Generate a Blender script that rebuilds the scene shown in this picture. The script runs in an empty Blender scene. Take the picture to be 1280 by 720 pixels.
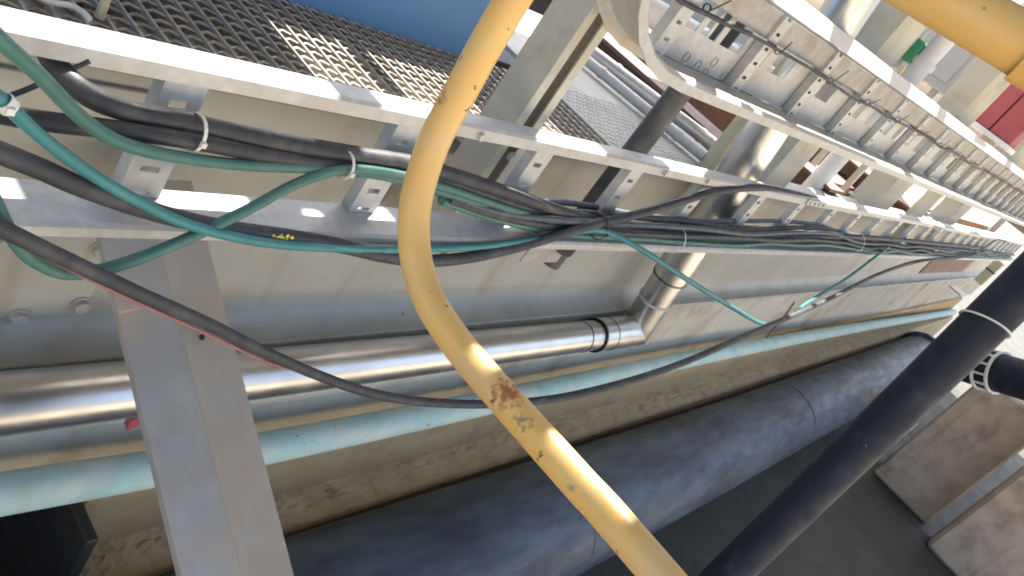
import bpy, math, random
from mathutils import Vector, Matrix
rnd = random.Random(7)
scene = bpy.context.scene
C = scene.collection
# ------------------------------------------------------------------ camera
F = 1000.0                                   # focal length in photo pixels (1280 wide)
_a = Vector((760, -30, F)).normalized()      # along the gangway  (camera coords: right, down, forward)
_d = Vector((-1250, 1670, F)); _d = (_d - _a * _a.dot(_d)).normalized()   # straight down
_y = _a.cross(_d)                            # away from the camera, across the gangway
ROWS = (_a, _y, -_d)
cam_data = bpy.data.cameras.new('camera'); cam = bpy.data.objects.new('camera', cam_data); C.objects.link(cam)
right = Vector([r[0] for r in ROWS]); up = -Vector([r[1] for r in ROWS]); back = -Vector([r[2] for r in ROWS])
cam.matrix_world = Matrix(((right.x, up.x, back.x, 0), (right.y, up.y, back.y, 0), (right.z, up.z, back.z, 0), (0, 0, 0, 1)))
cam_data.sensor_width = 36; cam_data.lens = 36 * F / 1280
cam_data.clip_start = 0.02; cam_data.clip_end = 2000
scene.camera = cam
# ------------------------------------------------------------------ sky, sun, exposure
SUN = Vector((0.42, 0.28, 1.0)).normalized()      # towards the sun
w = bpy.data.worlds.new('World'); scene.world = w; w.use_nodes = True
nt = w.node_tree; nt.nodes.clear()
sky = nt.nodes.new('ShaderNodeTexSky'); sky.sky_type = 'NISHITA'; sky.sun_disc = False
sky.sun_elevation = math.asin(SUN.z); sky.sun_rotation = math.atan2(SUN.x, SUN.y)
sky.dust_density = 5.0; sky.air_density = 1.0
bg = nt.nodes.new('ShaderNodeBackground'); bg.inputs[1].default_value = 0.13
wo = nt.nodes.new('ShaderNodeOutputWorld')
nt.links.new(sky.outputs[0], bg.inputs[0]); nt.links.new(bg.outputs[0], wo.inputs[0])
ld = bpy.data.lights.new('sun', 'SUN'); ld.energy = 5.0; ld.angle = math.radians(0.5); ld.color = (1.0, 0.95, 0.88)
lo = bpy.data.objects.new('sun', ld); C.objects.link(lo); lo.location = (0, 0, 6)
lo.rotation_euler = SUN.to_track_quat('Z', 'Y').to_euler()
scene.cycles.filter_width = 1.9
vs = scene.view_settings
vs.view_transform = 'Standard'; vs.look = 'None'; vs.exposure = 2.0; vs.gamma = 1.0; vs.use_curve_mapping = False

# ------------------------------------------------------------------ helpers
def P(px, py, Y=None, X=None, Z=None):
    """a point of the place seen at photo pixel px,py on the plane Y=, X= or Z="""
    c = Vector((px - 640, py - 360, F)); r = Vector((ROWS[0].dot(c), ROWS[1].dot(c), ROWS[2].dot(c)))
    if Y is not None: return r * (Y / r.y)
    if X is not None: return r * (X / r.x)
    return r * (Z / r.z)

class MB:
    def __init__(s): s.v = []; s.f = []; s.sm = []
    def add(s, vs_, fs, smooth=False):
        n = len(s.v); s.v += [Vector(p) for p in vs_]; s.f += [tuple(i + n for i in f) for f in fs]; s.sm += [smooth] * len(fs)
        return s
    def box(s, x0, x1, y0, y1, z0, z1, b=0.0):
        if b <= 0:
            vs_ = [(x, y, z) for x in (x0, x1) for y in (y0, y1) for z in (z0, z1)]
            return s.add(vs_, [(0, 1, 3, 2), (4, 6, 7, 5), (0, 4, 5, 1), (2, 3, 7, 6), (0, 2, 6, 4), (1, 5, 7, 3)])
        vs_ = []
        for (ix, x) in ((-1, x0), (1, x1)):
            for (iy, y) in ((-1, y0), (1, y1)):
                for (iz, z) in ((-1, z0), (1, z1)):
                    vs_ += [(x, y - iy * b, z - iz * b), (x - ix * b, y, z - iz * b), (x - ix * b, y - iy * b, z)]
        def i(a, c, e, k): return ((a * 2 + c) * 2 + e) * 3 + k
        fs = [(i(a, 0, 0, 0), i(a, 0, 1, 0), i(a, 1, 1, 0), i(a, 1, 0, 0)) for a in (0, 1)]
        fs += [(i(0, a, 0, 1), i(0, a, 1, 1), i(1, a, 1, 1), i(1, a, 0, 1)) for a in (0, 1)]
        fs += [(i(0, 0, a, 2), i(0, 1, a, 2), i(1, 1, a, 2), i(1, 0, a, 2)) for a in (0, 1)]
        for a in (0, 1):
            for c in (0, 1):
                fs.append((i(a, c, 0, 0), i(a, c, 1, 0), i(a, c, 1, 1), i(a, c, 0, 1)))
                fs.append((i(a, 0, c, 0), i(a, 1, c, 0), i(a, 1, c, 2), i(a, 0, c, 2)))
                fs.append((i(0, a, c, 1), i(1, a, c, 1), i(1, a, c, 2), i(0, a, c, 2)))
                for e in (0, 1): fs.append((i(a, c, e, 0), i(a, c, e, 1), i(a, c, e, 2)))
        return s.add(vs_, fs)
    def obox(s, o, ax, ay, az):
        """box with corner o and edge vectors"""
        o = Vector(o); ax = Vector(ax); ay = Vector(ay); az = Vector(az)
        vs_ = [o + ax * i + ay * j + az * k for i in (0, 1) for j in (0, 1) for k in (0, 1)]
        return s.add(vs_, [(0, 1, 3, 2), (4, 6, 7, 5), (0, 4, 5, 1), (2, 3, 7, 6), (0, 2, 6, 4), (1, 5, 7, 3)])
    def tube(s, pts, r, n=12, cap=True, radii=None):
        pts = [Vector(p) for p in pts]; m = len(pts); vs_ = []; fs = []
        t0 = (pts[1] - pts[0]).normalized()
        nrm = t0.orthogonal().normalized()
        for i, p in enumerate(pts):
            t = (pts[min(i + 1, m - 1)] - pts[max(i - 1, 0)]).normalized()
            nrm = (nrm - t * t.dot(nrm)).normalized(); bn = t.cross(nrm)
            rr = radii[i] if radii else r
            for k in range(n):
                a = 2 * math.pi * k / n; vs_.append(p + (nrm * math.cos(a) + bn * math.sin(a)) * rr)
        for i in range(m - 1):
            for k in range(n):
                fs.append((i * n + k, i * n + (k + 1) % n, (i + 1) * n + (k + 1) % n, (i + 1) * n + k))
        s.add(vs_, fs, True)
        if cap:
            s.add(vs_[:n], [tuple(range(n - 1, -1, -1))]); s.add(vs_[-n:], [tuple(range(n))])
        return s
    def sweep(s, path, prof):
        """prof: closed list of (y, n); path: list of (x, z); swept in the XZ plane"""
        m = len(path); k = len(prof); vs_ = []; fs = []
        for i in range(m):
            x, z = path[i]; xa, za = path[max(i - 1, 0)]; xb, zb = path[min(i + 1, m - 1)]
            l = math.hypot(xb - xa, zb - za); nx, nz = -(zb - za) / l, (xb - xa) / l
            for (y, n_) in prof: vs_.append((x + nx * n_, y, z + nz * n_))
        for i in range(m - 1):
            for j in range(k): fs.append((i * k + j, i * k + (j + 1) % k, (i + 1) * k + (j + 1) % k, (i + 1) * k + j))
        return s.add(vs_, fs)
    def ring(s, c, axis, r, wid, th, n=20):
        axis = Vector(axis).normalized(); u = axis.orthogonal().normalized(); v = axis.cross(u); c = Vector(c); vs_ = []; fs = []
        for k in range(n):
            a = 2 * math.pi * k / n; e = u * math.cos(a) + v * math.sin(a)
            for (rr, h) in ((r, -wid / 2), (r + th, -wid / 2), (r + th, wid / 2), (r, wid / 2)): vs_.append(c + e * rr + axis * h)
        for k in range(n):
            for j in range(4): fs.append((k * 4 + j, k * 4 + (j + 1) % 4, ((k + 1) % n) * 4 + (j + 1) % 4, ((k + 1) % n) * 4 + j))
        return s.add(vs_, fs)
    def disc(s, c, axis, r, h, n=6):
        c = Vector(c); axis = Vector(axis).normalized()
        return s.tube([c, c + axis * h], r, n)
    def mesh(s, name, off=(0, 0, 0)):
        off = Vector(off); me = bpy.data.meshes.new(name); me.from_pydata([v - off for v in s.v], [], s.f); me.update()
        for p, sm in zip(me.polygons, s.sm): p.use_smooth = sm
        import bmesh
        b = bmesh.new(); b.from_mesh(me); bmesh.ops.recalc_face_normals(b, faces=b.faces); b.to_mesh(me); b.free()
        return me
    def build(s, name, m, parent=None):
        off = parent.matrix_world.translation if False else (WLOC.get(parent.name, Vector()) if parent else Vector())
        o = bpy.data.objects.new(name, s.mesh(name, off)); o.data.materials.append(M[m]); C.objects.link(o)
        if parent: o.parent = parent; WLOC[o.name] = off
        else: WLOC[o.name] = Vector()
        return o
FZ = -2.9                                # floor level
WLOC = {}
def tag(o, label=None, cat=None, group=None, kind=None):
    if label: o['label'] = label
    if cat: o['category'] = cat
    if group: o['group'] = group
    if kind: o['kind'] = kind
    return o
def thing(name, label, cat, loc, group=None):
    o = bpy.data.objects.new(name, None); C.objects.link(o); o.location = loc; o.empty_display_size = 0.05
    WLOC[o.name] = Vector(loc); return tag(o, label, cat, group)
def inst(name, me, m, parent, loc):
    """part sharing mesh data; loc in world"""
    o = bpy.data.objects.new(name, me)
    if not me.materials: me.materials.append(M[m])
    C.objects.link(o); o.parent = parent; o.location = Vector(loc) - WLOC[parent.name]; return o
def spline(pts, per=8):
    pts = [Vector(p) for p in pts]; q = [pts[0] * 2 - pts[1]] + pts + [pts[-1] * 2 - pts[-2]]; out = []
    for i in range(1, len(q) - 2):
        a, b, c, d = q[i - 1:i + 3]
        for k in range(per):
            t = k / per
            out.append(0.5 * ((2 * b) + (c - a) * t + (2 * a - 5 * b + 4 * c - d) * t * t + (3 * b - a - 3 * c + d) * t ** 3))
    return out + [pts[-1]]

# ------------------------------------------------------------------ materials
M = {}
def mat(name, col, col2=None, scale=8.0, rough=0.6, metal=0.0, dirt=None, dirt_scale=3.0, dirt_lo=0.5, dirt_hi=0.7,
        bump=0.0, bump_scale=60.0, spots=None, spot_scale=30.0, spot_lo=0.68, stretch=(1, 1, 1), rough_var=0.12, spec=0.5, coord='Object', marks=(), streak=None):
    m = bpy.data.materials.new(name); m.use_nodes = True; n = m.node_tree.nodes; l = m.node_tree.links
    b = n['Principled BSDF']; tc = n.new('ShaderNodeTexCoord'); mp = n.new('ShaderNodeMapping'); mp.inputs['Scale'].default_value = stretch
    l.new(tc.outputs[coord], mp.inputs[0])
    def noise(sc, det=6, ro=0.6):
        t = n.new('ShaderNodeTexNoise'); t.inputs['Scale'].default_value = sc; t.inputs['Detail'].default_value = det; t.inputs['Roughness'].default_value = ro
        l.new(mp.outputs[0], t.inputs['Vector']); return t.outputs[0]
    def ramp(src, lo, hi):
        r = n.new('ShaderNodeMapRange'); r.inputs[1].default_value = lo; r.inputs[2].default_value = hi; l.new(src, r.inputs[0]); return r.outputs[0]
    def mix(fac, a, bcol):
        x = n.new('ShaderNodeMix'); x.data_type = 'RGBA'; l.new(fac, x.inputs[0])
        if isinstance(a, tuple): x.inputs[6].default_value = a
        else: l.new(a, x.inputs[6])
        x.inputs[7].default_value = bcol; return x.outputs[2]
    c4 = lambda c: (c[0], c[1], c[2], 1)
    base = mix(ramp(noise(scale), 0.35, 0.65), c4(col), c4(col2 or tuple(x * 0.8 for x in col)))
    dm = None
    if dirt:
        dm = ramp(noise(dirt_scale, 8, 0.65), dirt_lo, dirt_hi); base = mix(dm, base, c4(dirt))
    if streak:                                        # drip marks running down
        m2 = n.new('ShaderNodeMapping'); m2.inputs['Scale'].default_value = (7, 7, 0.8); l.new(tc.outputs['Object'], m2.inputs[0])
        t2_ = n.new('ShaderNodeTexNoise'); t2_.inputs['Scale'].default_value = 1.6; t2_.inputs['Detail'].default_value = 7; l.new(m2.outputs[0], t2_.inputs['Vector'])
        k2 = ramp(t2_.outputs[0], 0.56, 1.05); base = mix(k2, base, c4(streak))
    if spots:
        base = mix(ramp(noise(spot_scale, 3, 0.5), spot_lo, spot_lo + 0.03), base, c4(spots))
    for (loc, rad, mc, sc, lo_) in marks:          # a worn or stained place of its own shape
        vd = n.new('ShaderNodeVectorMath'); vd.operation = 'DISTANCE'; l.new(tc.outputs['Object'], vd.inputs[0]); vd.inputs[1].default_value = loc
        fall = n.new('ShaderNodeMapRange'); fall.inputs[1].default_value = 0; fall.inputs[2].default_value = rad; fall.inputs[3].default_value = 1.0; fall.inputs[4].default_value = 0.0
        l.new(vd.outputs['Value'], fall.inputs[0])
        mu = n.new('ShaderNodeMath'); mu.operation = 'MULTIPLY'; l.new(fall.outputs[0], mu.inputs[0]); l.new(noise(sc, 5, 0.6), mu.inputs[1])
        base = mix(ramp(mu.outputs[0], lo_, lo_ + 0.11), base, c4(mc))
    l.new(base, b.inputs['Base Color'])
    rr = n.new('ShaderNodeMapRange'); rr.inputs[3].default_value = max(0.03, rough - rough_var); rr.inputs[4].default_value = min(1, rough + rough_var)
    rr.inputs[1].default_value = 0.3; rr.inputs[2].default_value = 0.7
    l.new(noise(scale * 2.3), rr.inputs[0]); l.new(rr.outputs[0], b.inputs['Roughness'])
    if metal > 0 and dirt:
        mm = n.new('ShaderNodeMapRange'); mm.inputs[3].default_value = metal; mm.inputs[4].default_value = 0.0; l.new(dm, mm.inputs[0]); l.new(mm.outputs[0], b.inputs['Metallic'])
    else: b.inputs['Metallic'].default_value = metal
    b.inputs['Specular IOR Level'].default_value = spec
    if bump > 0:
        bp = n.new('ShaderNodeBump'); bp.inputs['Strength'].default_value = bump; bp.inputs['Distance'].default_value = 0.01
        l.new(noise(bump_scale, 8, 0.65), bp.inputs['Height']); l.new(bp.outputs[0], b.inputs['Normal'])
    M[name] = m; return m
mat('beam_paint', (0.385, 0.385, 0.345), (0.34, 0.335, 0.295), 3, 0.5, streak=(0.24, 0.19, 0.13), dirt=(0.33, 0.27, 0.19), dirt_scale=5, dirt_lo=0.52, dirt_hi=0.85, bump=0.08, spots=(0.16, 0.12, 0.08), spot_scale=45, spot_lo=0.74)
mat('lower_wall', (0.50, 0.475, 0.40), (0.44, 0.41, 0.34), 5, 0.8, dirt=(0.30, 0.23, 0.15), dirt_scale=3, bump=0.2)
mat('galv', (0.52, 0.525, 0.51), (0.43, 0.435, 0.425), 35, 0.5, metal=0.2, dirt=(0.45, 0.40, 0.32), dirt_scale=6, dirt_lo=0.5, dirt_hi=0.75, bump=0.03)
mat('skylit_galv', (0.72, 0.73, 0.74), (0.66, 0.67, 0.68), 20, 0.45, metal=0.1)  # paler galvanised steel, sky light put into its colour
mat('galv_dirty', (0.42, 0.41, 0.38), (0.34, 0.32, 0.29), 25, 0.6, metal=0.2, dirt=(0.30, 0.24, 0.17), dirt_scale=8, dirt_lo=0.45, dirt_hi=0.75, bump=0.05)
mat('brace', (0.325, 0.325, 0.315), (0.27, 0.27, 0.26), 12, 0.65, metal=0.1, dirt=(0.40, 0.33, 0.25), dirt_scale=6, dirt_lo=0.5, dirt_hi=0.7, bump=0.05, spots=(0.2, 0.18, 0.16), spot_scale=40, spot_lo=0.76)
mat('brace_dusty', (0.36, 0.335, 0.29), (0.31, 0.285, 0.24), 9, 0.75, dirt=(0.36, 0.30, 0.23), dirt_scale=5, dirt_lo=0.5, dirt_hi=0.75, bump=0.05, spots=(0.2, 0.18, 0.16), spot_scale=40, spot_lo=0.76)
mat('stainless', (0.66, 0.655, 0.645), (0.56, 0.555, 0.55), 6, 0.33, metal=1.0, bump=0.04, bump_scale=9, stretch=(1, 1, 1), rough_var=0.06)
mat('seam', (0.16, 0.16, 0.17), None, 6, 0.4, metal=0.8)
mat('teal_pipe', (0.37, 0.57, 0.56), (0.30, 0.49, 0.49), 12, 0.75, dirt=(0.52, 0.58, 0.51), dirt_scale=14, dirt_lo=0.42, dirt_hi=0.72, stretch=(0.4, 1, 1), streak=(0.36, 0.36, 0.28), bump=0.08, spots=(0.10, 0.17, 0.16), spot_scale=60, spot_lo=0.72)
mat('black_hdpe', (0.014, 0.026, 0.046), (0.022, 0.038, 0.063), 7, 0.5, dirt=(0.11, 0.155, 0.205), dirt_scale=5.5, dirt_lo=0.40, dirt_hi=0.85, bump=0.03, stretch=(0.3, 1, 1))  # reflected blue sky put into base and dust colours
mat('dusty_bead', (0.10, 0.125, 0.15), (0.03, 0.04, 0.055), 9, 0.7)
mat('black_pipe', (0.010, 0.014, 0.026), (0.015, 0.02, 0.034), 6, 0.65, spec=0.3, dirt=(0.05, 0.058, 0.08), dirt_scale=9, dirt_lo=0.55, dirt_hi=0.85, spots=(0.3, 0.28, 0.25), spot_scale=70, spot_lo=0.78)
mat('cable_black', (0.028, 0.03, 0.036), (0.045, 0.047, 0.052), 25, 0.55, dirt=(0.11, 0.105, 0.095), dirt_scale=20, dirt_lo=0.5, dirt_hi=0.85, bump=0.05)
mat('cable_grey', (0.030, 0.034, 0.042), (0.045, 0.047, 0.053), 25, 0.6, dirt=(0.10, 0.10, 0.10), dirt_scale=15, dirt_lo=0.5, dirt_hi=0.85, bump=0.05)
mat('cable_bluegrey', (0.055, 0.07, 0.09), (0.075, 0.09, 0.11), 25, 0.55, dirt=(0.15, 0.16, 0.17), dirt_scale=15, dirt_lo=0.5, dirt_hi=0.85)
mat('cable_green', (0.045, 0.15, 0.125), (0.06, 0.17, 0.14), 25, 0.5, dirt=(0.13, 0.19, 0.16), dirt_scale=15, dirt_lo=0.5, dirt_hi=0.85)
mat('cable_teal', (0.035, 0.19, 0.205), (0.05, 0.22, 0.23), 25, 0.45, dirt=(0.13, 0.28, 0.27), dirt_scale=15, dirt_lo=0.55, dirt_hi=0.85)
mat('stripe_red', (0.36, 0.14, 0.13), None, 25, 0.55)
mat('tie_white', (0.75, 0.75, 0.72), None, 25, 0.5)
mat('tie_black', (0.03, 0.03, 0.03), None, 25, 0.5)
mat('yellow', (0.74, 0.475, 0.155), (0.68, 0.42, 0.12), 9, 0.42, dirt=(0.60, 0.46, 0.26), dirt_scale=14, dirt_lo=0.42, dirt_hi=0.8, spots=(0.20, 0.11, 0.05), spot_scale=75, spot_lo=0.69, bump=0.04,
    marks=[((-0.012, -0.048, 0.008), 0.045, (0.36, 0.13, 0.045), 130, 0.30), ((-0.012, -0.033, 0.012), 0.024, (0.12, 0.07, 0.04), 170, 0.36), ((-0.018, -0.080, 0.004), 0.034, (0.30, 0.22, 0.12), 190, 0.34), ((-0.02, -0.155, 0.0), 0.014, (0.33, 0.27, 0.18), 60, 0.27), ((-0.02, 0.2, 0.16), 0.026, (0.28, 0.10, 0.04), 190, 0.36)])
mat('yellow_far', (0.74, 0.475, 0.155), (0.68, 0.42, 0.12), 9, 0.42, dirt=(0.60, 0.46, 0.26), dirt_scale=14, dirt_lo=0.42, dirt_hi=0.8, spots=(0.2, 0.11, 0.05), spot_scale=50, spot_lo=0.74)
mat('concrete_brown', (0.45, 0.30, 0.14), (0.48, 0.35, 0.19), 4, 0.9, dirt=(0.38, 0.25, 0.12), dirt_scale=5, bump=0.35, bump_scale=30)
mat('concrete_rough', (0.48, 0.38, 0.23), (0.40, 0.31, 0.18), 9, 0.95, dirt=(0.24, 0.18, 0.12), dirt_scale=12, dirt_lo=0.55, dirt_hi=0.75, bump=0.6, bump_scale=25)
mat('concrete_pier', (0.52, 0.43, 0.33), (0.39, 0.305, 0.235), 4.5, 0.9, streak=(0.24, 0.17, 0.12), dirt=(0.20, 0.14, 0.105), dirt_scale=2.2, dirt_lo=0.5, dirt_hi=0.75, bump=0.35, bump_scale=25)
mat('floor', (0.042, 0.044, 0.033), (0.032, 0.033, 0.026), 1.2, 0.75, dirt=(0.022, 0.021, 0.017), dirt_scale=0.8, bump=0.2, bump_scale=12)
mat('bounce_ground', (0.42, 0.35, 0.25), (0.36, 0.30, 0.21), 0.6, 0.9, dirt=(0.3, 0.25, 0.18), dirt_scale=0.4, bump=0.2, bump_scale=8)
mat('blue', (0.15, 0.32, 0.58), (0.16, 0.34, 0.60), 4, 0.6, dirt=(0.12, 0.18, 0.32), dirt_scale=6, dirt_lo=0.6, dirt_hi=0.9, spots=(0.3, 0.35, 0.42), spot_scale=60, spot_lo=0.78)
mat('grating', (0.46, 0.39, 0.31), (0.34, 0.28, 0.21), 30, 0.55, metal=0.25, dirt=(0.16, 0.11, 0.075), dirt_scale=9)
mat('deck_plate', (0.42, 0.42, 0.38), (0.35, 0.34, 0.31), 5, 0.7, dirt=(0.28, 0.16, 0.10), dirt_scale=3, dirt_lo=0.58, dirt_hi=0.75, bump=0.1)
mat('dark_tube', (0.075, 0.078, 0.078), (0.06, 0.06, 0.06), 10, 0.6, dirt=(0.13, 0.12, 0.10), dirt_scale=8)
mat('dark_brown', (0.12, 0.07, 0.052), (0.15, 0.09, 0.065), 6, 0.7)
mat('cream', (0.56, 0.53, 0.36), (0.5, 0.46, 0.32), 8, 0.6)
mat('post_paint', (0.48, 0.47, 0.40), (0.42, 0.40, 0.33), 6, 0.6, dirt=(0.3, 0.25, 0.18), dirt_scale=6, dirt_lo=0.55, dirt_hi=0.8)
mat('grey_cabinet', (0.42, 0.44, 0.46), (0.37, 0.39, 0.41), 3, 0.5)
mat('white_paint', (0.72, 0.73, 0.74), (0.62, 0.63, 0.65), 5, 0.45)
mat('red_paint', (0.36, 0.075, 0.09), (0.31, 0.06, 0.075), 5, 0.5)
mat('green_paint', (0.05, 0.36, 0.16), None, 5, 0.5)
mat('rust_pale', (0.30, 0.20, 0.15), (0.24, 0.15, 0.11), 3, 0.85)
mat('rust', (0.24, 0.09, 0.05), (0.17, 0.06, 0.035), 20, 0.85)
mat('yellow_mark', (0.72, 0.62, 0.10), None, 20, 0.7)
mat('near_black', (0.022, 0.021, 0.018), None, 10, 0.6)
mat('overhead', (0.33, 0.33, 0.32), (0.28, 0.27, 0.26), 5, 0.7)

# ------------------------------------------------------------------ setting: ground
fl = MB().add([(-60, -60, FZ), (90, -60, FZ), (90, 60, FZ), (-60, 60, FZ)], [(0, 1, 2, 3)]).build('floor', 'floor'); tag(fl, kind='structure')
yd = MB().add([(-60, -60, FZ + 0.006), (90, -60, FZ + 0.006), (90, -1.9, FZ + 0.006), (-60, -1.9, FZ + 0.006)], [(0, 1, 2, 3)]).build('bounce_ground', 'bounce_ground'); tag(yd, kind='structure')  # pale ground added to throw warm bounce light

# ------------------------------------------------------------------ unseen deck added to shade the gangway, its openings shaped for sun patches
SX, SY = SUN.x / SUN.z, SUN.y / SUN.z
DZ = 1.4
def up_(x, y, z): k = DZ - z; return x + SX * k, y + SY * k
X0, X1 = -3.2, 16.0
X1B = 5.2                               # the deck is shorter on the far side
def opening(xa, xb, ya, yb, z):          # a sunlit patch in the place -> the opening above it
    a = up_(xa, ya, z); b = up_(xb, yb, z); return (a[0], b[0], a[1], b[1])
def patch(px, py, Yv, dx, dy):           # opening over a small sunlit patch seen at a pixel
    p = P(px, py, Y=Yv); return opening(p.x - dx, p.x + dx, p.y - dy, p.y + dy, p.z)
def patch2(a, b, pad):                   # opening over a stretch of cable between two points
    a = P(a[0], a[1], Y=a[2]); b = P(b[0], b[1], Y=b[2]); u = up_(*a); v = up_(*b)
    return (min(u[0], v[0]) - pad, max(u[0], v[0]) + pad, min(u[1], v[1]) - pad, max(u[1], v[1]) + pad)
OPEN = [
 # gaps over the tray's top rail
 opening(0.20, 0.885, 0.92, 0.984, -0.5), opening(0.97, 1.20, 0.90, 0.984, -0.5), opening(1.43, 1.74, 0.90, 1.12, -0.5), opening(2.08, 2.45, 0.90, 1.03, -0.5),
 opening(3.55, 12.5, 0.90, 1.03, -0.5), opening(1.70, 2.05, 0.85, 0.91, -0.23), opening(2.13, 2.2, 0.85, 0.89, -0.23), opening(3.5, 12.5, 0.85, 0.92, -0.23), opening(1.9, 12.5, 0.96, 1.07, 0.03),
 # over the tray's bottom rail, through the slit behind the top rail
 opening(0.20, 0.475, 0.92, 0.985, -0.735), opening(0.66, 0.84, 0.92, 0.985, -0.735), opening(0.935, 0.985, 0.92, 0.95, -0.735), opening(1.085, 1.17, 0.92, 0.975, -0.735),
 # over the bundle
 opening(1.95, 2.25, 0.922, 0.99, -0.68), opening(2.75, 2.85, 0.922, 0.99, -0.68), opening(3.10, 3.45, 0.922, 0.99, -0.68), opening(3.80, 4.15, 0.922, 0.99, -0.68), opening(4.50, 4.62, 0.922, 0.99, -0.68), opening(5.00, 5.50, 0.922, 0.99, -0.68), opening(6.00, 6.70, 0.922, 0.99, -0.68), opening(7.50, 8.50, 0.922, 0.99, -0.68),
 # over the grating
 opening(1.08, 1.30, 1.24, 1.46, -0.62), opening(1.35, 1.66, 1.20, 1.44, -0.62), opening(1.86, 2.02, 1.2, 1.32, -0.62),
 # over the yellow rail
 opening(0.593, 0.66, 0.285, 0.322, -0.39), opening(0.5915, 0.66, 0.095, 0.205, -0.387),
 # over the hanging cables
 patch2((294, 422, .76), (318, 433, .76), .002), patch2((987, 396, .605), (1012, 385, .64), .015), patch2((1019, 381, .65), (1042, 371, .68), .015),
 patch2((912, 383, .66), (958, 405, .64), .008), patch2((1000, 385, .668), (1050, 354, .76), .01),
]
def build_shade_deck():
    t = thing('shade_deck', 'unseen planked deck added for shade, its gaps shaped for sun patches', 'deck', (0.2, 0.3, DZ))
    ys = sorted({round(v, 4) for o in OPEN for v in (o[2], o[3])} | {-1.5, 1.75, 2.6})
    rows = []
    for a, b in zip(ys[:-1], ys[1:]):
        n = max(1, round((b - a) / 0.28))
        for i in range(n): rows.append((a + (b - a) * i / n, a + (b - a) * (i + 1) / n))
    for (a, b) in rows:
        mid = (a + b) / 2; cuts = sorted((o[0], o[1]) for o in OPEN if o[2] < mid < o[3])
        x = X0; segs = []
        for (c, d) in cuts:
            if c > x: segs.append((x, c))
            x = max(x, d)
        xend = X1 if mid < 1.75 else X1B
        if xend > x: segs.append((x, xend))
        for (c, d) in segs: MB().box(c, d, a, b, DZ, DZ + 0.04).build('plank', 'overhead', t)
    for x in (X0 + 0.05, 15.5):
        MB().box(x, x + 0.08, -1.5, 2.6 if x < 0 else 1.75, DZ + 0.045, DZ + 0.16).build('joist', 'overhead', t)
        for y in (-1.45, 2.5 if x < 0 else 1.6): MB().box(x, x + 0.08, y, y + 0.08, FZ, DZ - 0.002).build('post', 'overhead', t)
build_shade_deck()

# ------------------------------------------------------------------ steel beam, lower wall, concrete
t = thing('steel_beam', 'long beige painted steel beam behind the cable tray', 'beam', (0.5, 1.24, -1.36))
MB().box(-1.5, 16, 1.24, 1.255, -0.66, -1.34).build('web', 'beam_paint', t)
fm = MB().box(-1.5, 16, 1.15, 1.34, -1.36, -1.34, 0.004)
fv = []
for k in range(11):                                     # rolled fillet between web and flange
    a_ = math.pi / 2 * k / 10; R_ = 0.075
    for x_ in (-1.5, 16): fv.append((x_, 1.2395 - R_ + R_ * math.cos(a_), -1.3395 + R_ - R_ * math.sin(a_)))
fm.add(fv, [(2 * k, 2 * k + 1, 2 * k + 3, 2 * k + 2) for k in range(10)], True)
fm.build('lower_flange', 'beam_paint', t)
MB().box(-1.5, 16, 1.17, 1.34, -0.659, -0.64, 0.004).build('upper_flange', 'beam_paint', t)
MB().box(-1.5, P(146, 290, Y=1.238).x, 1.228, 1.2395, -1.28, -0.72, 0.002).build('splice_plate', 'beam_paint', t); splice = bpy.data.objects['splice_plate']
for px, py in ((100, 380), (125, 310), (8, 300), (22, 395)):
    p = P(px, py, Y=1.228); b = MB().disc(p, (0, -1, 0), 0.021, 0.004, 16); b.disc(p + Vector((0, -0.004, 0)), (0, -1, 0), 0.0165, 0.012, 6)
    b.build('bolt', 'beam_paint', splice)
tag(MB().box(-1.5, 16, 1.158, 1.5, -1.8, -1.362).build('foundation_wall', 'lower_wall'), 'pale plastered wall strip below the steel beam, behind the silver pipe', 'wall')

xe = 0.945
t = thing('concrete_plinth', 'brown concrete plinth under the pale turquoise pipe', 'plinth', (xe, 1.2, FZ))
MB().box(xe, 15, 1.12, 1.6, -2.12, -1.802, 0.01).build('smooth_face', 'concrete_brown', t)
MB().box(xe - 0.02, 15, 1.0, 1.6, FZ, -2.122, 0.02).build('footing', 'concrete_rough', t)
rb = MB(); nx, ny = 420, 16; grid = []                    # dirt lying on the footing
for i in range(nx + 1):
    for j in range(ny + 1):
        s_ = i / nx; x = xe - 0.015 + 12 * s_ ** 1.7; f = j / ny
        h = 0.03 * f ** 0.7 + rnd.uniform(0, 0.007) + 0.006 * math.sin(x * 7 + 3 * math.sin(x * 2.3)) * f + (0.014 * rnd.random() if rnd.random() < .06 else 0)
        grid.append((x + rnd.uniform(-.002, .002), 1.004 + 0.1165 * f + (rnd.uniform(-.003, .003) if 0 < j < ny else 0), -2.124 + (0 if j == 0 else h)))
rb.add(grid, [(i * (ny + 1) + j, (i + 1) * (ny + 1) + j, (i + 1) * (ny + 1) + j + 1, i * (ny + 1) + j + 1) for i in range(nx) for j in range(ny)], True)
tag(rb.build('dirt_layer', 'concrete_rough', t), kind='stuff')

tag(MB().box(xe - 0.055, xe - 0.024, 0.98, 1.6, FZ, -1.81, 0.004).build('dark_void_sheet', 'near_black'), 'black sheet standing for the dark void at the left end of the plinth', 'plate')  # black sheet added where there is only a dark void
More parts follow.
